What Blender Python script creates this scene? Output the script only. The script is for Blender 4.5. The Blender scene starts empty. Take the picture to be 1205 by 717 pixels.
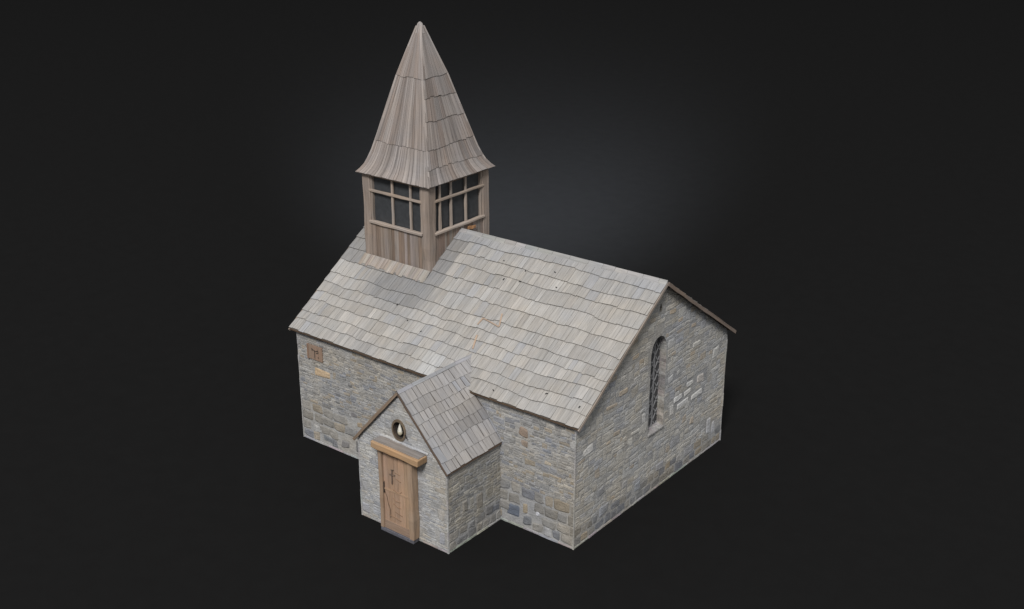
import bpy, bmesh, math, random
from mathutils import Vector, noise
random.seed(11)
rnd = random.uniform
scn = bpy.context.scene
COL = scn.collection

# ------------------------------------------------------------------ dimensions (metres)
L, W, H = 9.51, 7.2, 3.29            # nave length, depth, wall height
OV, EV, HE, RZ, YR = .17, .13, 3.40, 5.96, 3.58
TX0, TX1, TY0, TY1 = .57, 3.01, 2.24, 4.81
SE = 7.50
PX0, PX1, PD, PH = 4.32, 7.24, 2.02, 2.21
PXC, PR, PEZ, PE, PO = 5.78, 3.95, 2.25, .062, .07
SL = (RZ - HE) / (YR + EV)
def main_z(y):
    return HE + SL * (y + EV) if y <= YR else RZ - (RZ - HE) * (y - YR) / (W + EV - YR)
def nz(x, y, z=0., s=1.):
    return noise.noise(Vector((x * s + 3.1, y * s - 1.7, z * s + .37)))

# ------------------------------------------------------------------ mesh builder
class MB:
    def __init__(s): s.v = []; s.f = []; s.c = []; s.uv = []
    def face(s, pts, col, uvs=None):
        i = len(s.v); s.v += [tuple(p) for p in pts]
        s.f.append(tuple(range(i, i + len(pts)))); s.c.append(col)
        if uvs is None:
            a = [Vector(p) for p in pts]
            n = Vector((0, 0, 0))
            for k in range(1, len(a) - 1): n += (a[k] - a[0]).cross(a[k + 1] - a[0])
            n = n.normalized() if n.length > 1e-12 else Vector((0, 0, 1))
            t = Vector((0, 0, 1)) - n * n.z
            t = t.normalized() if t.length > .1 else Vector((0, 1, 0))
            b = t.cross(n)
            uvs = [(p.dot(b), p.dot(t)) for p in a]
        s.uv.append(uvs)
    def box(s, a, b, col, grain='z', jit=0.):
        (x0, y0, z0), (x1, y1, z1) = a, b
        P = [Vector((x, y, z)) for x in (x0, x1) for y in (y0, y1) for z in (z0, z1)]
        if jit: P = [p + Vector((rnd(-jit, jit), rnd(-jit, jit), rnd(-jit, jit))) for p in P]
        s.hexa(P, col, 'xyz'.index(grain))
    def hexa(s, P, col, g=2):
        o = rnd(0, 20)
        for q in ((0, 1, 3, 2), (4, 6, 7, 5), (0, 4, 5, 1), (2, 3, 7, 6), (0, 2, 6, 4), (1, 5, 7, 3)):
            pts = [P[i] for i in q]
            n = (pts[1] - pts[0]).cross(pts[2] - pts[0])
            m = max(range(3), key=lambda k: abs(n[k]))
            gg = g if m != g else (g + 1) % 3
            other = [k for k in range(3) if k != m and k != gg][0]
            s.face(pts, col, [(p[other] + o, p[gg] + o * .3) for p in pts])
    def bar(s, a, b, w, h, col, up=(0, 0, 1), seg=1, wob=0.):
        """a beam from a to b, w wide and h deep, grain along its length"""
        a = Vector(a); b = Vector(b); d = (b - a); ln = d.length; d.normalize(); up = Vector(up)
        r = d.cross(up).normalized(); u = r.cross(d); o = rnd(0, 20)
        ring = []
        for i in range(seg + 1):
            c = a + d * ln * i / seg
            if wob: c = c + (r * nz(i * .9, o) + u * nz(i * .9, o + 5)) * wob
            k = 1 + (wob and .15 * nz(i * .7, o + 9) / .5 * .6)
            ring.append([c + r * w / 2 * k * sx + u * h / 2 * k * sy for sx, sy in ((-1, -1), (1, -1), (1, 1), (-1, 1))])
        for i in range(seg):
            for k in range(4):
                j = (k + 1) % 4
                s.face([ring[i][k], ring[i][j], ring[i + 1][j], ring[i + 1][k]], col,
                       [(o + k * .3, ln * i / seg), (o + k * .3 + w, ln * i / seg), (o + k * .3 + w, ln * (i + 1) / seg), (o + k * .3, ln * (i + 1) / seg)])
        dk = tuple(x * .75 for x in col)
        s.face(ring[0][::-1], dk); s.face(ring[-1], dk)
    def build(s, name, mat, parent=None, bevel=0., smooth=False):
        me = bpy.data.meshes.new(name); me.from_pydata(s.v, [], s.f)
        at = me.color_attributes.new('tint', 'FLOAT_COLOR', 'CORNER')
        uv = me.uv_layers.new(name='UVMap')
        cd, ud = [], []
        for f, c, u in zip(s.f, s.c, s.uv):
            for k in range(len(f)):
                cd += [c[0], c[1], c[2], 1.]; ud += [u[k][0], u[k][1]]
        at.data.foreach_set('color', cd); uv.data.foreach_set('uv', ud)
        if mat: me.materials.append(mat)
        bm = bmesh.new(); bm.from_mesh(me)
        if bevel or smooth: bmesh.ops.remove_doubles(bm, verts=bm.verts, dist=1e-5)
        bm.to_mesh(me); bm.free()
        if smooth:
            for p in me.polygons: p.use_smooth = True
        o = bpy.data.objects.new(name, me); COL.objects.link(o)
        if parent: o.parent = parent
        if bevel:
            m = o.modifiers.new('bevel', 'BEVEL'); m.width = bevel; m.segments = 2; m.limit_method = 'ANGLE'
        return o

def vary(c, a=.08, hue=.02):
    k = 1 + rnd(-a, a)
    return tuple(max(.004, x * k * (1 + rnd(-hue, hue))) for x in c)
def mix(a, b, t): return tuple(x * (1 - t) + y * t for x, y in zip(a, b))

# ------------------------------------------------------------------ materials
def new_mat(name):
    m = bpy.data.materials.new(name); m.use_nodes = True
    nt = m.node_tree; b = nt.nodes['Principled BSDF']
    return m, nt, b
def N(nt, t, **k):
    n = nt.nodes.new(t)
    for a, v in k.items(): setattr(n, a, v)
    return n
def mulchain(nt, a, fac_list):
    cur = a
    for f in fac_list:
        m = N(nt, 'ShaderNodeMix', data_type='RGBA', blend_type='MULTIPLY'); m.inputs[0].default_value = 1
        nt.links.new(cur, m.inputs[6]); nt.links.new(f, m.inputs[7]); cur = m.outputs[2]
    return cur
def ramp(nt, src, stops):
    r = N(nt, 'ShaderNodeValToRGB'); e = r.color_ramp.elements
    while len(e) < len(stops): e.new(.5)
    for el, (p, c) in zip(e, stops):
        el.position = p; el.color = (*(c if isinstance(c, tuple) else (c, c, c)), 1)
    nt.links.new(src, r.inputs[0]); return r.outputs[0]
def uvnoise(nt, sx, sy, detail=5, rough=.6, scale=1, dist=0.):
    tc = N(nt, 'ShaderNodeTexCoord'); mp = N(nt, 'ShaderNodeMapping'); mp.inputs['Scale'].default_value = (sx, sy, 1)
    nt.links.new(tc.outputs['UV'], mp.inputs[0]); n = N(nt, 'ShaderNodeTexNoise')
    n.inputs['Scale'].default_value = scale; n.inputs['Detail'].default_value = detail; n.inputs['Roughness'].default_value = rough
    n.inputs['Distortion'].default_value = dist
    nt.links.new(mp.outputs[0], n.inputs[0]); return n.outputs[0]
def objnoise(nt, scale, detail=5, rough=.6, sc=(1, 1, 1)):
    tc = N(nt, 'ShaderNodeTexCoord'); mp = N(nt, 'ShaderNodeMapping'); mp.inputs['Scale'].default_value = sc
    nt.links.new(tc.outputs['Object'], mp.inputs[0]); n = N(nt, 'ShaderNodeTexNoise')
    n.inputs['Scale'].default_value = scale; n.inputs['Detail'].default_value = detail; n.inputs['Roughness'].default_value = rough
    nt.links.new(mp.outputs[0], n.inputs[0]); return n.outputs[0]
def attr(nt):
    a = N(nt, 'ShaderNodeAttribute'); a.attribute_name = 'tint'; return a.outputs['Color']
def bump(nt, b, h, s, d):
    bp = N(nt, 'ShaderNodeBump'); bp.inputs['Strength'].default_value = s; bp.inputs['Distance'].default_value = d
    nt.links.new(h, bp.inputs['Height']); nt.links.new(bp.outputs[0], b.inputs['Normal'])
def wood(name, across=26, along=1.1, lo=.72, hi=1.2, warm=(1.03, .985, .945), bs=.5):
    m, nt, b = new_mat(name)
    n1 = uvnoise(nt, across, along, 6, .65, 1, .3)
    n2 = uvnoise(nt, across * 3, along * 2.5, 3, .6)
    n3 = objnoise(nt, 1.3, 4, .6)
    r1 = ramp(nt, n1, [(.3, lo), (.5, .97), (.72, hi)])
    r2 = ramp(nt, n2, [(.35, .86), (.65, 1.1)])
    r3 = ramp(nt, n3, [(.3, (.95, .965, 1.0)), (.7, warm)])
    nt.links.new(mulchain(nt, attr(nt), [r1, r2, r3]), b.inputs['Base Color'])
    b.inputs['Roughness'].default_value = .85; b.inputs['Specular IOR Level'].default_value = .25
    bump(nt, b, n1, bs, .012); return m
def stone(name, lo=.78, hi=1.2, bs=.8):
    m, nt, b = new_mat(name)
    n1 = uvnoise(nt, 5, 16, 6, .7, 1, .4)
    n2 = objnoise(nt, 26, 5, .7)
    n3 = objnoise(nt, .9, 3, .5)
    r1 = ramp(nt, n1, [(.3, lo), (.5, 1.0), (.7, hi)])
    r2 = ramp(nt, n2, [(.3, .8), (.7, 1.17)])
    r3 = ramp(nt, n3, [(.32, (.93, .95, 1.0)), (.5, (1, 1, 1)), (.68, (1.04, 1.0, .94))])
    r4 = ramp(nt, objnoise(nt, 3.2, 4, .65), [(.3, .86), (.5, 1.0), (.7, 1.13)])
    nt.links.new(mulchain(nt, attr(nt), [r1, r2, r3, r4]), b.inputs['Base Color'])
    b.inputs['Roughness'].default_value = .95; b.inputs['Specular IOR Level'].default_value = .15
    ad = N(nt, 'ShaderNodeMath', operation='ADD'); nt.links.new(n1, ad.inputs[0]); nt.links.new(n2, ad.inputs[1])
    bump(nt, b, ad.outputs[0], bs, .02); return m
def plain(name, col, rough=.8, spec=.3, metal=0.):
    m, nt, b = new_mat(name)
    n = objnoise(nt, 9, 4, .6); r = ramp(nt, n, [(.3, .8), (.7, 1.15)])
    rgb = N(nt, 'ShaderNodeRGB'); rgb.outputs[0].default_value = (*col, 1)
    nt.links.new(mulchain(nt, rgb.outputs[0], [r]), b.inputs['Base Color'])
    b.inputs['Roughness'].default_value = rough; b.inputs['Specular IOR Level'].default_value = spec; b.inputs['Metallic'].default_value = metal
    return m
M_SH = wood('weathered_shingle_wood', 17, .9, .80, 1.14, (1.02, .99, .95))
M_SPIRE = wood('spire_board_wood', 15, .4, .50, 1.30, (1.05, .985, .94))
M_WOOD = wood('belfry_oak', 13, .5, .62, 1.24, (1.05, .98, .91))
M_DOOR = wood('door_oak', 20, .9, .74, 1.16, (1.05, .97, .9))
M_STONE = stone('rubble_stone', .78, 1.2, .8)
M_IRON = plain('dark_iron', (.03, .028, .03), .7, .3)
M_GLASS = plain('dark_old_glass', (.06, .06, .063), .6, .5)
M_LEAD = plain('window_lead', (.25, .25, .255), .8, .3)

GREY = (.33, .318, .298)
# ------------------------------------------------------------------ stonework
def stonework(mb, P0, U, V, ul, vl, ok=lambda u, v, w, h: True, pal=None, seed=0, big=.62, hs=(.055, .105), relief=.013,
              feat=(), ws=(1.3, 3.8), warp=.03, foot=True, mortar=.010, fscale=1., bigh=(.17, .25), kv=(.9, 1.12)):
    feat = [(a, b, c * fscale, d * fscale, e) for a, b, c, d, e in feat]
    """courses of individual rough stones laid on a plane; feat = single stones (u, v, w, h, colour)"""
    R = random.Random(seed); P0 = Vector(P0); U = Vector(U); V = Vector(V); Nn = U.cross(V)
    def pt(u, v, d):
        wv = warp * (nz(u, v, seed, .9) + .5 * nz(u, v, seed + 4, 2.2)); wv *= min(1, v / .3)
        return P0 + U * min(max(u, .004), ul - .004) + V * (v + wv) + Nn * d
    def one(u, v, w, h, col, rel, g):
        x0, x1, y0, y1 = u + g, u + w - g, v + g, v + h - g
        if x1 - x0 < .02 or y1 - y0 < .015: return
        c = min(w, h) * R.uniform(.05, .17)
        j = lambda a=.10: R.uniform(-1, 1) * min(w, h) * a
        xm = (x0 + x1) / 2 + j(.2); ring = [(x0 + c, y0), (xm, y0 + j(.06)), (x1 - c, y0), (x1, y0 + c), (x1, y1 - c), (x1 - c, y1), (xm, y1 + j(.06)), (x0 + c, y1), (x0, y1 - c), (x0, y0 + c)]
        cj = [(j(.13), j(.13)) for _ in range(4)]
        def bil(a, b):
            s_, t_ = (a - x0) / (x1 - x0), (b - y0) / (y1 - y0)
            k = ((1 - s_) * (1 - t_), s_ * (1 - t_), s_ * t_, (1 - s_) * t_)
            return a + sum(q * c_[0] for q, c_ in zip(k, cj)), b + sum(q * c_[1] for q, c_ in zip(k, cj))
        ring = [bil(a + j(.04), b + j(.04)) for a, b in ring]
        cx, cy = (x0 + x1) / 2, (y0 + y1) / 2; e = min(w, h) * .16
        inn = [(a + (cx - a) * min(.5, e / max(.01, abs(cx - a) + .01)), b + (cy - b) * min(.6, e / max(.01, abs(cy - b) + .01))) for a, b in ring]
        rel *= R.uniform(.5, 1.3); tl = [R.uniform(-.004, .004) for _ in ring]
        o = [pt(a, b, -.003) for a, b in ring]; i = [pt(a, b, rel + t) for (a, b), t in zip(inn, tl)]
        uo = [(a + seed, b) for a, b in ring]; ui = [(a + seed, b) for a, b in inn]
        for k in range(10):
            q = (k + 1) % 10
            mb.face([o[k], o[q], i[q], i[k]], tuple(x * .93 for x in col), [uo[k], uo[q], ui[q], ui[k]])
        mb.face(i, col, ui)
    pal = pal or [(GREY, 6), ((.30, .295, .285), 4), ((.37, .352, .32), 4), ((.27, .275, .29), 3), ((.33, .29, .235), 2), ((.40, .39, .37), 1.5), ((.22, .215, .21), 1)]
    cs, wt = zip(*pal)
    for (fu, fv, fw, fh, fc) in feat: one(fu - fw / 2, fv - fh / 2, fw, fh, fc, relief * (2.2 if relief < .012 else 1.7), .004)
    def clear(u, v, w, h):
        tu, tv = (.13, .10) if h > .15 else (.02, .015)
        return all(abs(u + w / 2 - a) > (w + c) / 2 - tu or abs(v + h / 2 - b) > (h + d) / 2 - tv for a, b, c, d, _ in feat)
    v = 0.; taken = []
    if foot:
        u = 0.
        while u < ul:
            w = min(R.uniform(.2, .6), ul - u)
            if ok(u, 0, w, .06): one(u, 0, w, .062, tuple(x * R.uniform(.95, 1.15) for x in (.40, .39, .375)), relief * .8, .002)
            u += w
        v = .062
    while v < vl - .02:
        isbig = v < big + R.uniform(-.08, .08)
        h = R.uniform(*bigh) if isbig else R.uniform(*hs)
        h = min(h, vl - v); nxt = []; u = -R.uniform(0, .1)
        while u < ul:
            w = h * (R.uniform(.9, 1.9) if isbig else R.uniform(*ws)); uu = max(u, 0.); ww = min(u + w, ul) - uu
            hit = [t for t in taken if t[0] < uu + ww and t[1] > uu]
            if hit:
                t = hit[0]
                if t[0] - uu > .07: ww = t[0] - uu
                else: u = t[1]; continue
            hh = h
            if not isbig and R.random() < .13: hh = h * R.uniform(1.7, 2.0); hh = min(hh, vl - v); nxt.append((uu, uu + ww)) if hh > h * 1.5 else None
            if ww > .03 and ok(uu, v, ww, hh) and clear(uu, v, ww, hh):
                col = R.choices(cs, wt)[0]; k = R.uniform(*kv)
                if isbig: col = R.choices([(.215, .22, .235), (.28, .265, .24), (.33, .29, .235), (.25, .25, .25), (.42, .415, .41), (.32, .305, .28)], [2.2, 4, 1.6, 3, .4, 4])[0]
                one(uu, v, ww, hh, tuple(x * k for x in col), relief * (1.25 if isbig else 1), mortar * (1.5 if isbig else 1) * .6)
            u = uu + ww + .0001 if ww > 0 else u + w
        taken = nxt; v += h

def clip(mb, planes):
    """cut away everything on the positive side of each plane (co, no)"""
    me = bpy.data.meshes.new('t'); me.from_pydata(mb.v, [], mb.f)
    at = me.color_attributes.new('tint', 'FLOAT_COLOR', 'CORNER'); uv = me.uv_layers.new(name='UVMap')
    i = 0
    for f, c, u in zip(mb.f, mb.c, mb.uv):
        for k in range(len(f)): at.data[i].color = (*c, 1); uv.data[i].uv = u[k]; i += 1
    bm = bmesh.new(); bm.from_mesh(me)
    for co, no in planes:
        bmesh.ops.bisect_plane(bm, geom=bm.verts[:] + bm.edges[:] + bm.faces[:], plane_co=co, plane_no=no, clear_outer=True)
    cl = bm.loops.layers.float_color['tint']; ul = bm.loops.layers.uv['UVMap']
    out = MB()
    for f in bm.faces:
        out.face([v.co.copy() for v in f.verts], tuple(f.loops[0][cl])[:3], [tuple(l[ul].uv) for l in f.loops])
    bm.free(); bpy.data.meshes.remove(me); return out
def add(a, b):
    o = len(a.v); a.v += b.v; a.f += [tuple(i + o for i in f) for f in b.f]; a.c += b.c; a.uv += b.uv

MORT = (.38, .374, .362)
def face_with_hole(mb, outer, holes, col):
    """planar wall face whose outline has window openings"""
    bm = bmesh.new(); ed = []
    for loop in [outer] + holes:
        vs = [bm.verts.new(p) for p in loop]
        ed += [bm.edges.new((vs[i], vs[(i + 1) % len(vs)])) for i in range(len(vs))]
    r = bmesh.ops.triangle_fill(bm, edges=ed, use_beauty=True)
    for f in bm.faces: mb.face([v.co.copy() for v in f.verts], col)
    bm.free()

root = bpy.data.objects.new('chapel', None); COL.objects.link(root)
root['label'] = 'small grey stone chapel with shingled roof, timber belfry and spire, gabled porch on dark floor'
root['category'] = 'chapel'

# ---- nave walls
LC, LH, LB, LS, LA = 3.60, .37, 1.78, 3.95, 4.45      # lancet centre, half width, bottom, spring, apex
def lancet(hw=LH, b=LB, s=LS, a=LA, n=7):
    p = [(LC - hw, b), (LC + hw, b)]
    for i in range(n + 1):
        t = i / n; p.append((LC + hw * math.cos(t * PI2), s + (a - s) * math.sin(t * PI2) ** .9))
    for i in range(n - 1, -1, -1):
        t = i / n; p.append((LC - hw * math.cos(t * PI2), s + (a - s) * math.sin(t * PI2) ** .9))
    return p
PI2 = math.pi / 2
nave = MB()
gz = lambda y: main_z(y) - .05
out = [(L, 0, 0), (L, W, 0), (L, W, gz(W)), (L, YR, gz(YR)), (L, 0, gz(0))]
lan = lancet()
niche = [(3.52, 5.12), (3.64, 5.12), (3.66, 5.2), (3.59, 5.36), (3.53, 5.22)]
face_with_hole(nave, out, [[(L, y, z) for y, z in lan], [(L, y, z) for y, z in niche]], MORT)
face_with_hole(nave, [(0, y, z) for _, y, z in out], [], MORT)
nave.face([(0, 0, 0), (L, 0, 0), (L, 0, gz(0)), (0, 0, gz(0))], MORT)
nave.face([(L, W, 0), (0, W, 0), (0, W, gz(W)), (L, W, gz(W))], MORT)
RD = .20
for i in range(len(lan)):
    (y0, z0), (y1, z1) = lan[i], lan[(i + 1) % len(lan)]
    n = max(1, int(math.hypot(y1 - y0, z1 - z0) / .09))
    for k in range(n):      # rough reveal stones, slightly uneven
        a = (y0 + (y1 - y0) * k / n, z0 + (z1 - z0) * k / n); b = (y0 + (y1 - y0) * (k + 1) / n, z0 + (z1 - z0) * (k + 1) / n)
        c = vary(random.choice([(.33, .31, .285), (.28, .262, .245), (.39, .37, .345), (.24, .225, .215)]), .1)
        if i == 0: c = vary((.33, .32, .325), .08)
        s0 = .05 if i == 0 else 0
        cut = sorted([0, rnd(.2, .45), rnd(.55, .8), 1])
        for t0, t1 in zip(cut, cut[1:]):
            nave.face([(L - RD * t0, a[0], a[1] + s0 * t0), (L - RD * t0, b[0], b[1] + s0 * t0), (L - RD * t1, b[0], b[1] + s0 * t1), (L - RD * t1, a[0], a[1] + s0 * t1)], vary(c, .2))
nc = [(L - .14, y, z) for y, z in niche]; nave.face(nc, (.1, .095, .09))
for i in range(5):
    a, b = niche[i], niche[(i + 1) % 5]
    nave.face([(L, *a), (L, *b), (L - .14, *b), (L - .14, *a)], (.2, .19, .17))
nave.face([(L - RD - .02, y, z) for y, z in lan], (.05, .05, .05))
# front wall (towards the porch side)
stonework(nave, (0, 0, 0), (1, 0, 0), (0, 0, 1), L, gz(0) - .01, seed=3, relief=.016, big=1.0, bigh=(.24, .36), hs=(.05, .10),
          ok=lambda u, v, w, h: not (PX0 + .03 < u and u + w < PX1 - .03 and v < 2.2),
          feat=[(.93, 2.27, .66, .24, (.52, .40, .27)), (7.62, .40, .40, .34, (.17, .19, .225)), (8.1, .27, .30, .26, (.20, .205, .215)), (8.42, .6, .11, .13, (.62, .62, .64)),
                (8.02, .62, .17, .3, (.36, .30, .215)), (.62, .42, .34, .24, (.45, .44, .42)), (2.35, .40, .55, .36, (.20, .20, .205)), (1.72, .33, .34, .26, (.24, .24, .25)), (1.05, .24, .42, .16, (.19, .2, .215)),
                (8.75, .42, .44, .3, (.30, .29, .27)), (7.95, 2.72, .24, .26, (.30, .235, .19)), (8.0, 2.42, .2, .16, (.30, .25, .21)), (8.7, 2.1, .22, .12, (.48, .42, .33)), (2.3, 1.1, .2, .17, (.36, .29, .21)), (2.75, 1.3, .24, .17, (.33, .27, .2)), (2.1, 1.35, .24, .13, (.21, .2, .2))])
back = MB(); stonework(back, (L, W, 0), (-1, 0, 0), (0, 0, 1), L, gz(W) - .01, seed=5); add(nave, back)
pale = (.66, .645, .61)
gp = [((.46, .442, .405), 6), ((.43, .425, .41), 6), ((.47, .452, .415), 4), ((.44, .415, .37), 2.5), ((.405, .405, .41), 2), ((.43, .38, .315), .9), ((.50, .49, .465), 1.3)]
def notlan(off):
    def f(u, v, w, h):
        y0, y1 = (u, u + w) if off else (W - u - w, W - u)
        if y1 > LC - LH - .01 and y0 < LC + LH + .01 and v + h > LB - .01 and v < LA + .04:
            if v > LS + .15 and (y0 > LC + .27 or y1 < LC - .27): return True
            return False
        return not (y1 > 3.49 and y0 < 3.69 and v + h > 5.09 and v < 5.38)
    return f
east = MB()
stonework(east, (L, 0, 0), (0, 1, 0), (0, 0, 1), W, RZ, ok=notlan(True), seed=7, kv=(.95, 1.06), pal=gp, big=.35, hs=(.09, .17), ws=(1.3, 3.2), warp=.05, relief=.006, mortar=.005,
          feat=[(4.27, 3.05, .26, .26, (.54, .53, .50)), (4.62, 3.08, .2, .2, (.48, .47, .44)), (5.27, 2.50, .36, .15, pale), (5.17, 2.31, .34, .15, pale), (5.86, 2.45, .40, .27, (.56, .52, .47)), (4.66, 2.33, .42, .19, pale), (4.95, 2.06, .60, .19, pale),
                (5.66, 2.03, .60, .17, pale), (4.40, 2.05, .20, .34, (.58, .565, .54)), (5.51, 3.62, .42, .16, (.54, .53, .50)), (6.60, 2.98, .34, .28, (.55, .54, .51)), (.54, 2.52, .44, .26, (.66, .64, .60)), (2.40, 1.95, .26, .24, (.58, .57, .54)),
                (1.78, 2.01, .44, .12, (.52, .50, .46)), (2.62, 2.16, .42, .12, (.53, .52, .49)), (3.0, 2.36, .2, .3, (.56, .55, .53)), (6.45, .75, .2, .5, (.49, .49, .50)), (6.74, .62, .22, .4, (.50, .50, .51)), (5.5, 1.3, .24, .2, (.47, .41, .34)),
                (2.0, 3.5, .4, .14, (.455, .39, .31)), (1.5, 3.3, .5, .12, (.455, .39, .31)), (2.5, 4.25, .3, .12, (.455, .39, .31)), (4.6, 4.6, .24, .12, (.455, .39, .31)), (4.2, 4.95, .3, .12, (.455, .39, .31)), (5.3, 4.2, .24, .12, (.455, .39, .31)),
                (1.12, 1.13, .36, .26, (.30, .30, .305)), (1.3, .5, .4, .3, (.34, .345, .36)), (2.8, .5, .3, .3, (.34, .35, .37)), (3.9, .62, .42, .26, (.35, .35, .365)), (5.4, .45, .5, .26, (.36, .355, .355))])
west = MB(); stonework(west, (0, W, 0), (0, -1, 0), (0, 0, 1), W, RZ, seed=9, pal=gp)
pl = [((0, 0, gz(0) - .01), Vector((0, -SL, 1)).normalized()), ((0, W, gz(W) - .01), Vector((0, (RZ - HE) / (W + EV - YR), 1)).normalized())]
add(nave, clip(east, pl)); add(nave, clip(west, pl))
# pale dressed arrises on the corners
for x, y in ((L, 0), (L, W), (0, 0), (0, W)):
    z = 0.
    while z < H - .02:
        h = min(rnd(.2, .45), H - z); sx = 1 if x else -1; sy = 1 if y else -1
        c = vary((.40, .39, .375), .10); b = rnd(.008, .018)
        nave.box((min(x + sx * b, x - sx * .022), min(y + sy * b, y - sy * .022), z + .003), (max(x + sx * b, x - sx * .022), max(y + sy * b, y - sy * .022), z + h - .003), c, jit=.003)
        z += h
wall = nave.build('wall', M_STONE, root)

# ---- shingled roofs
def shingles(mb, S, ulen, courses, cfun, wr=(.12, .34), gap=.003, lift=.022, wav=.04, seg=1, end=(.075, .062, .05), overlap=.05, jv=.006, seed=0, edge_fit=True, skew=0., nrm=None):
    """S(u, v) -> point on the roof; v runs up the slope. each shingle is a thin slab resting on the course below"""
    R = random.Random(seed)
    def nrm_(u, v):
        e = .01; a = S(u + e, v) - S(u - e, v); b = S(u, v + e) - S(u, v - e); return a.cross(b).normalized()
    for ci in range(len(courses) - 1):
        v0, v1 = courses[ci], courses[ci + 1]
        f = (lambda u, c=ci: wav * (nz(u, c * 7.3, seed, .8) + .55 * nz(u, c * 3.1, seed + 2, 2.4))) if ci else (lambda u: .006 * nz(u, 0, seed, 3))
        g = lambda u, c=ci + 1: (wav * (nz(u, c * 7.3, seed, .8) + .55 * nz(u, c * 3.1, seed + 2, 2.4)))
        u = 0.; tone = 1.
        while u < ulen - .001:
            w = R.uniform(*wr)
            if ulen - u - w < wr[0] * .6: w = ulen - u
            a, b = u + gap, u + w - gap
            if R.random() < .55: tone = 1 + R.uniform(-.07, .07)
            col = cfun(u + w / 2, (v0 + v1) / 2, R); col = tuple(x * tone for x in col)
            dj = R.uniform(-jv, jv); lf = lift * R.uniform(.8, 1.15)
            top0, top1 = min(courses[-1], v1 + g(a) + overlap), min(courses[-1], v1 + g(b) + overlap)
            lo0, lo1 = max(v0 + f(a) + dj, courses[0] - .01), max(v0 + f(b) + dj, courses[0] - .01)
            rows = []; uo = R.uniform(0, 30); sk = R.uniform(-1, 1) * skew
            for s in range(seg + 1):
                t = s / seg; va = lo0 + (top0 - lo0) * t; vb = lo1 + (top1 - lo1) * t; k = lf * (1 - t) + .002
                rows.append((S(a + sk * (1 - t), va) + nrm_(a, va) * k, S(b + sk * (1 - t), vb) + nrm_(b, vb) * k, va, vb))
            for s in range(seg):
                p, q = rows[s], rows[s + 1]
                mb.face([p[0], p[1], q[1], q[0]], col, [(a + uo, p[2]), (b + uo, p[3]), (b + uo, q[3]), (a + uo, q[2])])
                d0, d1 = [nrm_(a, p[2]) * -.03, nrm_(a, q[2]) * -.03]
                sc = mix(col, end, .5)
                mb.face([p[0] + d0, p[0], q[0], q[0] + d1], sc); mb.face([p[1], p[1] + d0, q[1] + d1, q[1]], sc)
            d = nrm_((a + b) / 2, lo0) * -(lf + .004)
            mb.face([rows[0][0] + d, rows[0][1] + d, rows[0][1], rows[0][0]], vary(end, .25))
            u += w

SHC = (.376, .361, .339)
def lerp_courses(n, total, seed):
    R = random.Random(seed); s = [1 + R.uniform(-.22, .22) for _ in range(n)]; t = sum(s); c = [0.]
    for x in s: c.append(c[-1] + x / t * total)
    return c
X0, X1 = -OV, L + OV
FLEN = math.hypot(YR + EV, RZ - HE)
def S_front(u, v):
    t = v / FLEN; x = X0 + u; y = -EV + (YR + EV) * t; z = HE + (RZ - HE) * t
    z += .028 * nz(x, y, 0, .55) * min(1, t * 6) * (1 - t) 
    return Vector((x, y, z))
BLEN = math.hypot(W + EV - YR, RZ - HE)
def S_back(u, v):
    t = v / BLEN; return Vector((X1 - u, W + EV - (W + EV - YR) * t, HE + (RZ - HE) * t + .03 * nz(u, v, 3, .6) * (1 - t)))
def col_main(u, v, R):
    x = X0 + u; y = -EV + (YR + EV) * v / FLEN
    kk = 1 + R.uniform(-.055, .055); hh = R.uniform(-.012, .012); c = (SHC[0] * kk * (1 + hh), SHC[1] * kk, SHC[2] * kk * (1 - hh))
    if R.random() < .10: c = tuple(k * 1.10 for k in c)
    if R.random() < .06: c = mix(c, (.34, .35, .37), .5)
    # slate-blue lichen patch under the belfry and dark damp band beside it
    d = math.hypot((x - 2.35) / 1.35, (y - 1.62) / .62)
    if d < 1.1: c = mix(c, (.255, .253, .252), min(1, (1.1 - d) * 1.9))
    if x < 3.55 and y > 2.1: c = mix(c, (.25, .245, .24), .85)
    if y > 3.2: c = mix(c, (.33, .335, .345), .6)
    if math.hypot(x - 4.85, (y - .2) * 1.2) < .28: c = mix(c, (.50, .50, .49), .7)
    return c
def col_back(u, v, R):
    kk = 1 + R.uniform(-.08, .08); return tuple(k * kk for k in SHC)
roof = MB()
ridge_u = (.34, .335, .325)
for S, ln in ((S_front, FLEN), (S_back, BLEN)):        # boarding underneath
    n = 24
    for i in range(n):
        for j in range(8):
            a, b = (X1 - X0) * i / n, (X1 - X0) * (i + 1) / n; c, d = ln * j / 8, ln * (j + 1) / 8
            roof.face([S(a, c), S(b, c), S(b, d), S(a, d)], (.12, .105, .09))
            lo = Vector((0, 0, -.03)); roof.face([S(a, d) + lo, S(b, d) + lo, S(b, c) + lo, S(a, c) + lo], (.17, .12, .08))
    roof.face([S(0, 0) + Vector((0, 0, -.03)), S(X1 - X0, 0) + Vector((0, 0, -.03)), S(X1 - X0, 0), S(0, 0)], (.11, .08, .055))
shingles(roof, S_front, X1 - X0, lerp_courses(12, FLEN, 4), col_main, wr=(.10, .30), wav=.06, lift=.030, seed=1, seg=2, jv=.017)
shingles(roof, S_back, X1 - X0, lerp_courses(12, BLEN, 5), col_back, wav=.08, lift=.028, seed=2)
main_roof = roof.build('roof', M_SH, root)
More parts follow.
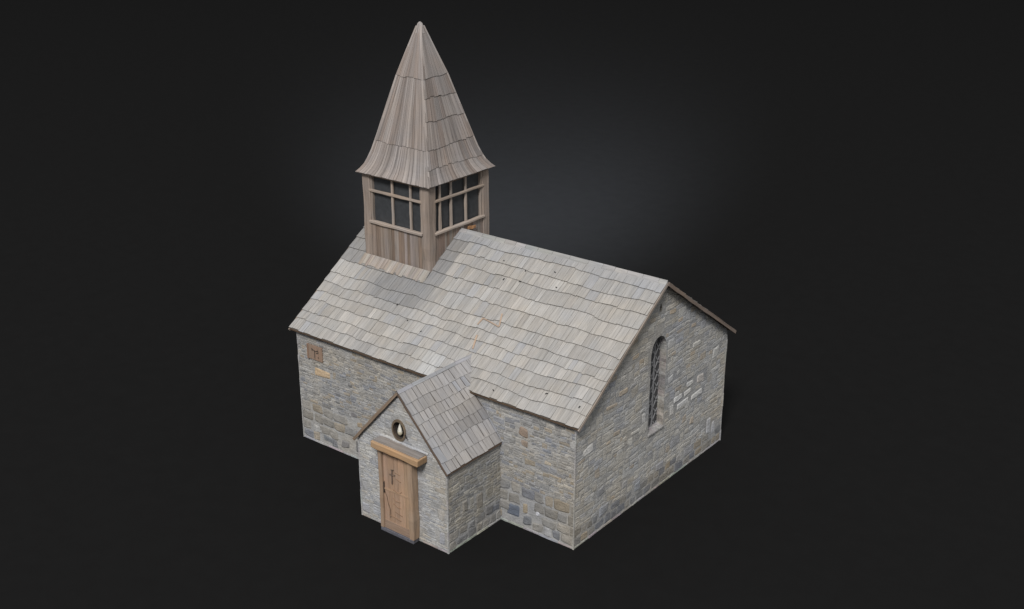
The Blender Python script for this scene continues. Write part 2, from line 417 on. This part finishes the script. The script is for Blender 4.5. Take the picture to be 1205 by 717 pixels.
# ridge boards, bargeboards
rb = MB()
x = X0
while x < X1 - .02:
    w = min(rnd(.3, .6), X1 - x); c = vary((.35, .345, .335), .1); z = RZ + .012 + rnd(-.004, .004)
    a = [Vector((x + .003, YR - .10, z - .10 * SL)), Vector((x + w - .003, YR - .10, z - .10 * SL)), Vector((x + w - .003, YR, z + .028)), Vector((x + .003, YR, z + .028))]
    b = [Vector((p.x, 2 * YR - p.y, p.z)) for p in a]
    rb.face(a, c, [(p.y, p.x) for p in a]); rb.face(b[::-1], c, [(p.y, p.x) for p in b[::-1]])
    x += w
rb.build('ridge_board', M_SH, main_roof)
def barge(p, q, parent, w=.035, h=.12, col=(.22, .165, .125), seg=10, wob=.025, up=(0, 0, 1)):
    m = MB(); m.bar(p, q, w, h, col, up, seg, wob); return m.build('bargeboard', M_WOOD, parent, bevel=.006)
for x in (X1 + .004, X0 - .004):
    barge((x, -EV - .02, HE - .055), (x, YR, RZ - .052), main_roof, h=.07, col=(.30, .26, .225))
    barge((x, W + EV + .03, HE - .06), (x, YR, RZ - .052), main_roof, w=.045, h=.09, col=(.225, .18, .15), wob=.022)
m = MB(); m.bar((X0, -EV - .006, HE - .03), (X1, -EV - .006, HE - .03), .012, .022, (.09, .06, .04), seg=20, wob=.006)
m.build('eaves_board', M_WOOD, main_roof)
# old tan laths and nail holes showing through the shingles
def on_front(x, y, d=.03):
    v = (y + EV) / (YR + EV) * FLEN; return S_front(x - X0, v) + Vector((0, -.57, .82)) * d
m = MB()
for (xa, ya, xb, yb) in ((5.9, 1.78, 6.05, 1.46), (5.45, 1.55, 6.05, 1.46), (5.45, 1.55, 5.42, 1.36), (5.6, 1.12, 5.74, .78)):
    m = MB(); m.bar(on_front(xa, ya, .034), on_front(xb, yb, .034), .04, .014, (.44, .34, .26), seg=2, wob=.012); m.build('exposed_lath', M_DOOR, main_roof)
m = MB()
for (xa, ya) in ((4.95, 3.05), (5.75, 2.95), (6.6, 3.1), (5.3, 2.6), (5.8, 2.65), (6.9, 2.75), (3.9, 2.3), (3.35, .95), (3.95, .8), (7.0, .05), (9.4, .3), (8.4, .35), (2.7, 1.25)):
    s = rnd(.011, .02); a = rnd(0, 3); d = Vector((math.cos(a), math.sin(a) * .8, math.sin(a) * .57)) * s * 1.8
    p = on_front(xa, ya, .036); m = MB(); m.bar(p - d, p + d, .022, .012, (.02, .02, .02), seg=2, wob=.02); m.build('nail', M_IRON, main_roof)

# ---- porch
pw = MB()
psl = (PR - PEZ) / (PX1 + PE - PXC)
pgz = lambda x: PR - psl * abs(x - PXC) - .05
OC, OZ, OR = 5.735, 2.88, .235
ocl = [(OC + OR * .86 * math.cos(a * math.pi / 10), OZ + OR * 1.08 * math.sin(a * math.pi / 10)) for a in range(20)]
face_with_hole(pw, [(PX0, -PD, 0), (PX1, -PD, 0), (PX1, -PD, pgz(PX1)), (PXC, -PD, pgz(PXC)), (PX0, -PD, pgz(PX0))], [[(a, -PD, b) for a, b in ocl]], MORT)
pw.face([(PX1, -PD, 0), (PX1, .02, 0), (PX1, .02, pgz(PX1)), (PX1, -PD, pgz(PX1))], MORT)
pw.face([(PX0, .02, 0), (PX0, -PD, 0), (PX0, -PD, pgz(PX0)), (PX0, .02, pgz(PX0))], MORT)
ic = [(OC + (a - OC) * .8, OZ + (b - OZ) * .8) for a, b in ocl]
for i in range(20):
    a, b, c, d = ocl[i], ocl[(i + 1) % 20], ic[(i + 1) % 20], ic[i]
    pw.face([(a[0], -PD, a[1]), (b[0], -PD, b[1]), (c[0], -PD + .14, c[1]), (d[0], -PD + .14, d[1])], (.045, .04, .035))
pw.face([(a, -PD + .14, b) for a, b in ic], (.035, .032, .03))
DXA, DXB = 5.19, 6.31
pg = [((.42, .415, .402), 6), ((.39, .392, .395), 5), ((.45, .44, .415), 4), ((.36, .365, .375), 2), ((.43, .405, .365), 1.5)]
pf = MB()
stonework(pf, (PX0, -PD, 0), (1, 0, 0), (0, 0, 1), PX1 - PX0, PR, seed=21, pal=pg, big=0, hs=(.045, .085), ws=(1.8, 5), relief=.009, mortar=.006, warp=.035,
          ok=lambda u, v, w, h: not (PX0 + u + w > DXA + .04 and PX0 + u < DXB - .04 and v < 2.28) and not (math.hypot(max(abs(PX0 + u + w / 2 - OC) - w / 2, 0), max(abs(v + h / 2 - OZ) - h / 2, 0)) < OR + .03),
          feat=[(.16, .28, .22, .3, (.36, .365, .39)), (2.72, .35, .2, .34, (.38, .385, .41)), (.14, .9, .2, .25, (.42, .415, .41)), (2.7, 1.0, .22, .3, (.42, .40, .37))])
add(pw, clip(pf, [((PXC, 0, pgz(PXC) - .01), Vector((psl, 0, 1)).normalized()), ((PXC, 0, pgz(PXC) - .01), Vector((-psl, 0, 1)).normalized())]))
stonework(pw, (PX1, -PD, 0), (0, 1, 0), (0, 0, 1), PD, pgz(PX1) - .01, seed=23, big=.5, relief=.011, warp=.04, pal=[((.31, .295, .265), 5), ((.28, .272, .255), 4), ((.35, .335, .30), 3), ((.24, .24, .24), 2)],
          feat=[(1.2, .95, .26, .42, (.27, .25, .22)), (.62, 1.05, .2, .3, (.29, .275, .25)), (1.55, .5, .3, .28, (.23, .225, .22))])
stonework(pw, (PX0, 0, 0), (0, -1, 0), (0, 0, 1), PD, pgz(PX0) - .01, seed=25, big=.5)
for x in (PX0, PX1):
    z = 0.
    while z < PH - .02:
        h = min(rnd(.2, .4), PH - z); sx = 1 if x == PX1 else -1; b = rnd(.010, .015)
        pw.box((min(x + sx * b, x - sx * .03), -PD - b, z + .003), (max(x + sx * b, x - sx * .03), -PD + .03, z + h - .003), vary((.42, .42, .42), .06), jit=.003); z += h
porch = pw.build('porch_wall', M_STONE, root)
# round opening: worn timber ring, pale carved drop, iron peg
m = MB()
for i in range(20):
    a, b = ocl[i], ocl[(i + 1) % 20]
    def k(p, s): return (OC + (p[0] - OC) * s, OZ + (p[1] - OZ) * s)
    o0, o1, i0, i1 = k(a, 1.16), k(b, 1.16), k(a, .90), k(b, .90)
    c = vary((.19, .15, .105), .15); y = -PD - .022
    m.face([(i0[0], y - .006, i0[1]), (i1[0], y - .006, i1[1]), (o1[0], y, o1[1]), (o0[0], y, o0[1])][::-1], c)
    m.face([(o0[0], y, o0[1]), (o1[0], y, o1[1]), (o1[0], -PD, o1[1]), (o0[0], -PD, o0[1])][::-1], c)
    m.face([(i0[0], -PD + .05, i0[1]), (i1[0], -PD + .05, i1[1]), (i1[0], y - .006, i1[1]), (i0[0], y - .006, i0[1])][::-1], (.08, .06, .045))
ring = m.build('oculus_ring', M_WOOD, porch)
m = MB(); n = 12; rows = []
prof = [(0, -.15), (.045, -.13), (.07, -.09), (.072, -.04), (.055, .03), (.03, .10), (.014, .15), (0, .19)]
for r, z in prof: rows.append([Vector((OC + r * math.cos(2 * math.pi * k / n), -PD + .03 + r * .7 * math.sin(2 * math.pi * k / n), OZ + z)) for k in range(n)])
for i in range(len(rows) - 1):
    for k in range(n):
        q = (k + 1) % n; m.face([rows[i][k], rows[i][q], rows[i + 1][q], rows[i + 1][k]], (.62, .56, .42) if i < 3 else (.72, .69, .60))
m.build('oculus_finial', M_STONE, porch, smooth=True)
m = MB(); m.bar((5.93, -PD - .01, 2.83), (6.06, -PD - .09, 2.80), .022, .022, (.03, .03, .03)); m.build('iron_peg', M_IRON, porch)

PSL = math.hypot(PX1 + PE - PXC, PR - PEZ); PY0, PY1 = -PD - PO, .78
def pbulge(y, t):       # the slope swells a little where it meets the nave wall
    k = max(0., min(1., (y + .75) / .75)); return .10 * k * k * math.sin(math.pi * min(1, max(0, t)))
def S_pr(u, v):
    t = v / PSL; y = PY0 + u; b = pbulge(y, t); return Vector((PX1 + PE - (PX1 + PE - PXC) * t + b * .7, y, PEZ + (PR - PEZ) * t + b * .6 + .015 * nz(y, t * 2, 8, 1.1)))
def S_pl(u, v):
    p = S_pr(PY1 - PY0 - u, v); return Vector((2 * PXC - p.x, p.y, p.z))
pr = MB(); PL = PY1 - PY0
for S in (S_pr, S_pl):
    for i in range(10):
        for j in range(8):
            a, b, c, d = PL * i / 10, PL * (i + 1) / 10, PSL * j / 8, PSL * (j + 1) / 8
            pr.face([S(a, c), S(b, c), S(b, d), S(a, d)], (.10, .09, .085)); lo = Vector((0, 0, -.05))
            pr.face([S(a, d) + lo, S(b, d) + lo, S(b, c) + lo, S(a, c) + lo], (.14, .10, .07))
    pr.face([S(0, 0) + Vector((0, 0, -.05)), S(PL, 0) + Vector((0, 0, -.05)), S(PL, 0), S(0, 0)], (.16, .11, .08))
def col_porch(u, v, R):
    kk = 1 + R.uniform(-.06, .06); c = tuple(k * kk for k in (.365, .352, .343))
    if R.random() < .15: c = mix(c, (.30, .31, .335), .7)
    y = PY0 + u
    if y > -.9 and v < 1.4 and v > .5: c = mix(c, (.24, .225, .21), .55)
    if u < .16: c = mix(c, (.33, .335, .345), .5)
    return c
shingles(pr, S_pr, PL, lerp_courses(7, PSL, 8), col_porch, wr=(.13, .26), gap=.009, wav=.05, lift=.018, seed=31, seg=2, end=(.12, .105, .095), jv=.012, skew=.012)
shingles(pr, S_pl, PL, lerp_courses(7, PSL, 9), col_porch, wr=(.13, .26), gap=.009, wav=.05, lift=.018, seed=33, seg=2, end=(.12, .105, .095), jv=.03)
proof = pr.build('porch_roof', M_SH, root)
m = MB(); y = PY0 - .01
while y < .72:
    w = min(rnd(.3, .55), .74 - y); z = PR + .03 + rnd(-.003, .003); c = vary((.36, .365, .38), .06)
    a = [Vector((PXC + .06, y + .003, z - .06 * psl)), Vector((PXC + .06, y + w - .003, z - .06 * psl)), Vector((PXC, y + w - .003, z)), Vector((PXC, y + .003, z))]
    b = [Vector((2 * PXC - p.x, p.y, p.z)) for p in a]
    m.face(a, c, [(p.x, p.y) for p in a]); m.face(b[::-1], c, [(p.x, p.y) for p in b[::-1]]); y += w
m.build('ridge_board', M_SH, proof)
yb = PY0 - .012
barge((2 * PXC - PX1 - PE - .03, yb, PEZ - .075), (PXC, yb, PR - .045), proof, w=.045, h=.075, col=(.235, .18, .135), wob=.012)
barge((PX1 + PE + .01, yb + .01, PEZ - .05), (PXC, yb + .01, PR - .045), proof, w=.03, h=.05, col=(.12, .09, .07), wob=.01)

# ---- porch door
DZ = 2.30; YF = -2.225
DC = (.41, .285, .20)
m = MB()
x = DXA + .11
for w in (.16, .19, .15, .2, .2):                       # vertical planks
    m.box((x + .003, YF + .045, .10), (x + w - .003, YF + .10, DZ - .02), vary(DC, .10, .04), 'z', .003); x += w
m.box((DXA + .11, YF + .03, 1.20), (DXA + 1.0, YF + .05, 1.245), vary(DC, .05), 'x', .004)     # middle ledge
m.box((DXA + .11, YF + .025, .10), (DXA + 1.0, YF + .05, .33), (.29, .215, .165), 'x', .005)   # kick board
door = m.build('door', M_DOOR, root, bevel=.004)
m = MB(); m.bar((DXA + .055, YF + .09, .10), (DXA + .055, YF + .09, DZ), .11, .20, (.34, .25, .18), (0, 1, 0), 8, .012)
m.bar((DXB - .07, YF + .09, .10), (DXB - .07, YF + .09, DZ), .14, .22, (.37, .27, .19), (0, 1, 0), 8, .012)
m.build('door_frame', M_DOOR, door, bevel=.01)
m = MB()     # heavy weathered lintel, sagging and split at the ends
m.bar((5.08, -2.20, 2.44), (6.64, -2.20, 2.40), .34, .17, (.45, .30, .175), (0, 0, 1), 7, .014)
m.build('lintel', M_DOOR, door, bevel=.025)
m = MB(); m.bar((5.12, -2.165, 2.535), (6.60, -2.165, 2.495), .28, .045, (.27, .245, .225), (0, 0, 1), 7, .014)
m.build('lintel_cap', M_WOOD, door, bevel=.01)
m = MB(); m.bar((5.10, -2.035, 2.585), (6.68, -2.035, 2.545), .05, .05, (.50, .50, .50), (0, 0, 1), 9, .015)
m.build('lead_flashing', M_STONE, door, bevel=.01)
m = MB(); m.box((DXA, YF - .01, .0), (DXB - .02, -PD - .01, .095), (.13, .13, .15), 'x', .006); m.build('threshold', M_STONE, door, bevel=.01)
m = MB(); cx = 5.60; y = YF + .034
m.bar((cx, y, 1.44), (cx + .01, y, 1.80), .03, .038, (.18, .13, .10), (0, 1, 0), 4, .012); m.bar((cx - .085, y, 1.68), (cx + .10, y, 1.70), .022, .03, (.20, .145, .11), (0, 1, 0), 3, .012)
m.bar((cx - .03, y, 1.81), (cx + .05, y, 1.84), .02, .03, (.15, .12, .09), (0, 1, 0), 2, .01)
m.build('cross', M_DOOR, door)
m = MB()
for a, b in (((5.70, 1.78), (5.86, 1.75)), ((5.72, 1.62), (5.88, 1.57)), ((5.60, 1.04), (5.70, .98)), ((5.70, .98), (5.84, .99)), ((5.62, .88), (5.72, .82)), ((5.72, .82), (5.86, .82)), ((5.66, .66), (5.9, .62)), ((5.45, .52), (5.85, .47)), ((5.62, 1.28), (5.80, 1.22)), ((5.80, 1.22), (5.9, 1.3))):
    m = MB(); m.bar((a[0], YF + .040, a[1]), (b[0], YF + .040, b[1]), .015, .02, (.29, .195, .13), (0, 1, 0), 2, .01); m.build('carved_ridge', M_DOOR, door)
m = MB(); pts = [(5.32, 1.42), (5.33, 1.16), (5.40, .98), (5.44, .80), (5.50, .68), (5.50, .44)]
for a, b in zip(pts, pts[1:]): m.bar((a[0], YF + .042, a[1]), (b[0], YF + .042, b[1]), .012, .014, (.12, .085, .06), (0, 1, 0), 2, .01)
m.box((5.27, YF + .02, 1.10), (5.33, YF + .06, 1.40), (.05, .04, .035), 'z', .008)
m.build('latch', M_DOOR, door)

# ---- plaque on the front wall
m = MB()
for k in range(4): m.box((.43 + .145 * k, -.045, 2.63), (.43 + .145 * (k + 1) - .004, .0, 3.05), vary((.31, .225, .17), .08), 'z', .003)
m.box((.425, -.06, 2.62), (.475, .0, 3.06), (.26, .17, .12), 'z', .003)
plq = m.build('plaque', M_DOOR, root, bevel=.004)
m = MB(); y = -.052; st = [(.72, 2.70), (.725, 2.93)]
for a, b in (((.72, 2.69), (.725, 2.92)), ((.62, 2.95), (.70, 2.91)), ((.70, 2.91), (.80, 2.91)), ((.80, 2.91), (.84, 2.95)), ((.63, 2.90), (.60, 2.96)), ((.78, 2.85), (.86, 2.87)), ((.84, 2.95), (.86, 2.88)), ((.84, 2.76), (.87, 2.72))):
    m.bar((a[0], y, a[1]), (b[0], y, b[1]), .020, .014, (.10, .082, .066), (0, 1, 0))
m.build('carved_mark', M_DOOR, plq)

# ---- lancet window glazing
m = MB(); xg = L - RD
m.face([(xg, y, z) for y, z in lan], (.05, .06, .07))
lw = m.build('lancet_window', M_GLASS, root)
m = MB(); R2 = .016; xl = xg + .012
def inside(y, z):
    if abs(y - LC) > LH: return False
    if z < LB: return False
    if z > LS: return ((abs(y - LC) / LH) ** 2 + ((z - LS) / (LA - LS)) ** 2) < 1
    return True
for sgn in (1, -1):
    for k in range(-4, 24):
        z0 = LB + k * .37; prev = None; step = .02
        y = LC - LH
        run = []
        while y <= LC + LH:
            z = z0 + sgn * (y - LC) * 1.35
            if inside(y, z): run.append((y, z))
            y += step
        if len(run) > 2: m.bar((xl, *run[0]), (xl, *run[-1]), .034, .014, (.2, .2, .2), (1, 0, 0))
m.bar((xl, LC + .1, LB), (xl, LC + .1, LS + .2), .035, .03, (.2, .2, .2), (1, 0, 0))
m.build('leading', M_LEAD, lw)
m = MB()
for i in range(9):
    a, b = LC - LH + 2 * LH * i / 9, LC - LH + 2 * LH * (i + 1) / 9
    m.box((L - RD + .02, a + .002, LB - .02), (L + .035 + rnd(0, .012), b, LB + .022), vary((.33, .325, .325), .08), 'y', .004)
m.build('window_ledge', M_STONE, lw)

# ---- belfry
TC = (.245, .20, .168)
tw = MB(); PW = .27
faces = [((TX0, TY0), (TX1, TY0)), ((TX1, TY0), (TX1, TY1)), ((TX1, TY1), (TX0, TY1)), ((TX0, TY1), (TX0, TY0))]
SILL, HEAD, TRA = 6.10, 7.44, 7.00
for (a, b) in faces:
    a = Vector((*a, 0)); b = Vector((*b, 0)); d = (b - a); ln = d.length; d.normalize(); n = Vector((d.y, -d.x, 0))
    u = .03
    while u < ln - .04:
        w = min(rnd(.09, .17), ln - .03 - u)
        q = rnd(.022, .034); c = vary(mix(TC, random.choice([(.31, .28, .26), (.20, .145, .11), (.25, .205, .17)]), .6), .12)
        P = []
        for uu in (u + .002, u + w - .002):
            for dd in (-q - .03, -q):
                for z in (3.9, SILL - .03): P.append(a + d * uu + n * dd + Vector((0, 0, z)))
        tw.hexa(P, c, 2); u += w
tw.box((TX0 + .12, TY0 + .12, 4.2), (TX1 - .12, TY1 - .12, 6.0), (.06, .05, .045))
bel = tw.build('belfry', M_WOOD, root)
for (x, y) in ((TX0, TY0), (TX1, TY0), (TX1, TY1), (TX0, TY1)):
    sx = 1 if x == TX0 else -1; sy = 1 if y == TY0 else -1
    m = MB()
    for (ox, wx, zz) in ((0, .15, 0), (.15, .10, .0)):
        pass
    cx, cy = x + sx * PW / 2, y + sy * PW / 2
    m.bar((cx, cy, 3.95), (cx, cy, SE - .01), PW, PW, (.29, .242, .208), (0, 1, 0), 10, .012)
    m.build('corner_post', M_WOOD, bel, bevel=.02)
def fwindow(a, b, mull):
    a = Vector((*a, 0)); b = Vector((*b, 0)); d = (b - a); ln = d.length; d.normalize(); n = Vector((d.y, -d.x, 0))
    def P(u, dd, z): return a + d * u + n * dd + Vector((0, 0, z))
    u0, u1 = PW - .02, ln - PW + .02
    m = MB()
    m.bar(P(u0, -.07, HEAD), P(u1, -.07, HEAD), .10, .08, (.26, .18, .12), (0, 0, 1), 6, .01)
    for u in (u0 + .05, u1 - .05): m.bar(P(u, -.085, SILL), P(u, -.085, HEAD), .07, .10, (.30, .255, .22), n, 6, .01)
    w = m.build('belfry_window', M_WOOD, root, bevel=.008)
    m = MB()
    m.bar(P(u0 - .02, -.03, TRA + .0), P(u1 + .02, -.03, TRA + .0), .075, .07, (.36, .30, .25), (0, 0, 1), 8, .006); m.build('transom', M_WOOD, w, bevel=.012)
    for t in mull:
        m = MB(); m.bar(P(t, -.06, SILL), P(t, -.06, HEAD), .07, .06, (.36, .31, .27), n, 8, .005); m.build('mullion', M_WOOD, w, bevel=.01)
    m = MB(); m.bar(P(u0 - .02, -.02, SILL), P(u1 + .02, -.02, SILL), .13, .07, (.40, .345, .30), (0, 0, 1), 8, .012); m.build('sill', M_WOOD, w, bevel=.012)
    m = MB(); m.face([P(u0, -.12, SILL), P(u1, -.12, SILL), P(u1, -.12, HEAD), P(u0, -.12, HEAD)], (.03, .03, .03))
    m.face([P(u0, -.14, SILL), P(u0, -.14, HEAD), P(u1, -.14, HEAD), P(u1, -.14, SILL)], (.03, .03, .03)); m.build('pane', M_PANE, w)
M_PANE = plain('dark_pane', (.047, .050, .054), .5, .4)  # opaque panes; the dark belfry interior is put into their colour
fwindow(*faces[0], (1.08, 1.75)); fwindow(*faces[1], (.52, .98, 1.60)); fwindow(*faces[2], (.8, 1.6)); fwindow(*faces[3], (.8, 1.6))
# skirt of short boards where the belfry front meets the slope, and on its sides
m = MB(); x = TX0 - .02
while x < TX1:
    w = min(rnd(.07, .14), TX1 + .02 - x); ylo = TY0 - rnd(.24, .30)
    c = vary(random.choice([(.38, .36, .33), (.31, .28, .25), (.35, .32, .29)]), .08)
    P = [on_front(x + .002, ylo, .038), on_front(x + w - .002, ylo, .038), on_front(x + w - .002, TY0 + .03, .07), on_front(x + .002, TY0 + .03, .07)]
    m.face(P, c, [(x, 0), (x + w, 0), (x + w, .5), (x, .5)])
    Q = [on_front(x + .002, ylo, 0), on_front(x + w - .002, ylo, 0)]; m.face([Q[0], Q[1], P[1], P[0]], (.1, .08, .06))
    m.face([Q[0], P[0], P[3]], c); m.face([P[1], Q[1], P[2]], c)
    x += w
m.build('skirt_board', M_WOOD, bel)
m = MB(); m.bar((TX1 + .03, 3.82, RZ - .02), (TX1 + .03, 4.15, RZ - .06), .04, .09, (.36, .20, .10), (0, 0, 1), 6, .03)
m.build('rusty_flashing', M_DOOR, bel, bevel=.01)

# ---- spire
CX, CY = (TX0 + TX1) / 2, (TY0 + TY1) / 2; HX, HY = 1.335, 1.405
PROF = [(7.47, 1.0), (7.56, .94), (7.68, .875), (7.85, .82), (8.05, .765), (8.42, .69), (10.1, .362), (11.42, .05), (11.5, .02)]
def fr(z):
    if z <= PROF[0][0]: return 1.
    for (a, b), (c, d) in zip(PROF, PROF[1:]):
        if z <= c: t = (z - a) / (c - a); return b + (d - b) * t
    return .01
spire = MB()
def face_fn(k):
    def S(u, z):
        t = u * 2 - 1; r = fr(z); lean = (z - 7.5) / 4 * -.04
        cx, cy = CX + lean, CY + lean
        e = .012 * nz(u * 3, z, k, 1.2)
        if k == 0: return Vector((cx + t * HX * r, cy - HY * r - e, z))
        if k == 1: return Vector((cx + HX * r + e, cy + t * HY * r, z))
        if k == 2: return Vector((cx - t * HX * r, cy + HY * r + e, z))
        return Vector((cx - HX * r - e, cy - t * HY * r, z))
    return S
def spire_face(k, levels, nb, seed):
    S = face_fn(k); R = random.Random(seed)
    def nr(u, z):
        e = .01; return (S(min(1, u + e), z) - S(max(0, u - e), z)).cross(S(u, z + e) - S(u, z - e)).normalized()
    for li in range(len(levels) - 1):
        z0, z1 = levels[li], levels[li + 1]; u = 0.
        n = nb[li]; zz = max(4, int((z1 - z0) / .11)); gr = R.uniform(0, 50)
        tone = 1
        while u < .999:
            w = R.uniform(.6, 1.5) / n
            if 1 - u - w < .4 / n: w = 1 - u
            if R.random() < .7: tone = 1 + R.uniform(-.16, .15)
            base = R.choice([(.285, .255, .236), (.31, .282, .262), (.265, .228, .205), (.29, .262, .245)])
            col = tuple(x * tone for x in base)
            a, b = u + (.0015 if u > 0 else 0), u + w - (.0015 if u + w < 1 else 0)
            wv = lambda q: (0 if li == 0 else .04 * nz(q * 3, li * 5.1, seed, 1.) + (.0)); dj = R.uniform(-.018, .018) if li else R.uniform(-.004, .004)
            lf = .022 if li else .03; rows = []; uo = R.uniform(0, 30)
            top = min(z1 + .11, 11.5)
            for s in range(zz + 1):
                t = s / zz; za = z0 + wv(a) + dj; zb = z0 + wv(b) + dj; za += (top - za) * t; zb += (top - zb) * t
                kk = lf * (1 - t) + .004
                rows.append((S(a, za) + nr(a, za) * kk, S(b, zb) + nr(b, zb) * kk, za, zb))
            for s in range(zz):
                p, q = rows[s], rows[s + 1]; wm = 2 * HX * .7
                spire.face([p[0], p[1], q[1], q[0]], col, [(a * wm + uo, p[2]), (b * wm + uo, p[3]), (b * wm + uo, q[3]), (a * wm + uo, q[2])])
            dn = nr((a + b) / 2, z0 + .02) * -(lf + .006)
            spire.face([rows[0][0] + dn, rows[0][1] + dn, rows[0][1], rows[0][0]], (.10, .075, .055) if li else (.36, .35, .37))
            u += w
spire_face(0, [7.48, 8.36, 10.12, 11.5], [18, 15, 8], 41)
spire_face(1, [7.48, 7.85, 8.36, 9.05, 9.63, 10.12, 11.5], [17, 17, 14, 12, 10, 7], 42)
spire_face(2, [7.48, 8.36, 10.12, 11.5], [18, 15, 8], 43)
spire_face(3, [7.48, 8.36, 9.6, 11.5], [18, 15, 8], 44)
zs = [7.475, 7.56, 7.7, 7.85, 8.1, 8.5, 9.3, 10.1, 10.8, 11.42]
for k in range(4):
    S = face_fn(k)
    for za, zb in zip(zs, zs[1:]): spire.face([S(0, za), S(1, za), S(1, zb), S(0, zb)], (.10, .085, .07))
S0 = face_fn(0); S2 = face_fn(2)
spire.face([S0(1, 7.472), S0(0, 7.472), S2(1, 7.472), S2(0, 7.472)], (.13, .10, .08))
sp = spire.build('spire', M_SPIRE, root)
for (k, u) in ((0, 1), (1, 1), (2, 1), (3, 1)):
    S = face_fn(k); m = MB(); P = [S(1, z) + Vector((0, 0, .012)) for z in zs]
    c = Vector((CX, CY, 0))
    rows = []
    for p in P:
        o = (p - c); o.z = 0; o = o.normalized() if o.length > 1e-4 else Vector((1, 0, 0)); t = Vector((-o.y, o.x, 0))
        ww = .045
        rows.append((p + o * .02 - Vector((0, 0, 0)), p - o * ww * .5 + t * ww, p - o * ww * .5 - t * ww))
    o0 = rnd(0, 9)
    for r, q, za, zb in zip(rows, rows[1:], zs, zs[1:]):
        cc = (.40, .365, .34)
        m.face([r[0], r[1], q[1], q[0]], cc, [(o0, za), (o0 + .05, za), (o0 + .05, zb), (o0, zb)]); m.face([r[2], r[0], q[0], q[2]], cc, [(o0 + .2, za), (o0 + .25, za), (o0 + .25, zb), (o0 + .2, zb)])
    m.build('hip_board', M_SPIRE, sp)
m = MB(); n = 10; rows = []; ax, ay = CX - .04, CY - .04
for r, z in ((.145, 11.24), (.115, 11.34), (.09, 11.43), (.065, 11.49), (.035, 11.52), (.0, 11.535)): rows.append([Vector((ax + r * math.cos(2 * math.pi * k / n), ay + r * math.sin(2 * math.pi * k / n), z)) for k in range(n)])
for i in range(5):
    for k in range(n): q = (k + 1) % n; m.face([rows[i][k], rows[i][q], rows[i + 1][q], rows[i + 1][k]], (.37, .345, .33))
m.build('finial_cap', M_SPIRE, sp, smooth=True)

# ------------------------------------------------------------------ floor
m = MB(); F = 500
m.face([(-F, -F, -.004), (F, -F, -.004), (F, F, -.004), (-F, F, -.004)], (.01, .01, .01))
mf, nt, b = new_mat('charcoal_floor')
n = objnoise(nt, 1.7, 6, .6); r = ramp(nt, n, [(.3, (.0112, .0111, .0111)), (.7, (.0122, .0121, .0121))])
nt.links.new(r, b.inputs['Base Color']); b.inputs['Roughness'].default_value = 1; b.inputs['Specular IOR Level'].default_value = 0
fl = m.build('floor', mf); fl['kind'] = 'structure'

# ------------------------------------------------------------------ light
w = bpy.data.worlds.new('World'); scn.world = w; w.use_nodes = True
bg = w.node_tree.nodes['Background']; bg.inputs[0].default_value = (.96, .98, 1.0, 1); bg.inputs[1].default_value = .47
def aim(o, tgt): o.rotation_euler = (Vector(tgt) - o.location).to_track_quat('-Z', 'Y').to_euler()
def area(name, loc, tgt, size, watts, col):
    l = bpy.data.lights.new(name, 'AREA'); l.size = size; l.energy = watts; l.color = col; l.shape = 'DISK'
    o = bpy.data.objects.new(name, l); COL.objects.link(o); o.location = loc; aim(o, tgt); return o
key = area('key_light', (109, -218, 250.5), (4, 2, 3), 80, 1100000, (1, .98, .965))
gl = bpy.data.lights.new('added_glow_light', 'SPOT'); gl.energy = 80000; gl.color = (.79, .87, 1.0); gl.spot_size = math.radians(96); gl.spot_blend = 1; gl.shadow_soft_size = 1
go = bpy.data.objects.new('added_glow_light', gl); COL.objects.link(go)

# ------------------------------------------------------------------ camera
cam = bpy.data.cameras.new('Camera'); co = bpy.data.objects.new('Camera', cam); COL.objects.link(co); scn.camera = co
az, el = -.6663, .38
d = Vector((math.sin(-az) * math.cos(el), -math.cos(az) * math.cos(el), math.sin(el)))
T = Vector((3.0087, 5.847, 3.0)); co.location = T + d * 37.1249
co.rotation_euler = (-d).to_track_quat('-Z', 'Y').to_euler()
cam.sensor_fit = 'HORIZONTAL'; cam.sensor_width = 36; cam.lens = 36 * 1458.86 / 1205
cam.clip_end = 2000; cam.clip_start = .5
# added spot; its cool pool on the floor makes the glow behind the chapel
back = Vector((-d.x, -d.y, 0)).normalized()
go.location = (T.x + back.x * 8, T.y + back.y * 8, 24)
aim(go, (T.x + back.x * 29, T.y + back.y * 29, 0)); go.scale = (.43, 1, 1)
scn.view_settings.view_transform = 'Standard'; scn.view_settings.look = 'None'; scn.view_settings.exposure = 0; scn.view_settings.gamma = 1
scn.view_settings.use_curve_mapping = False
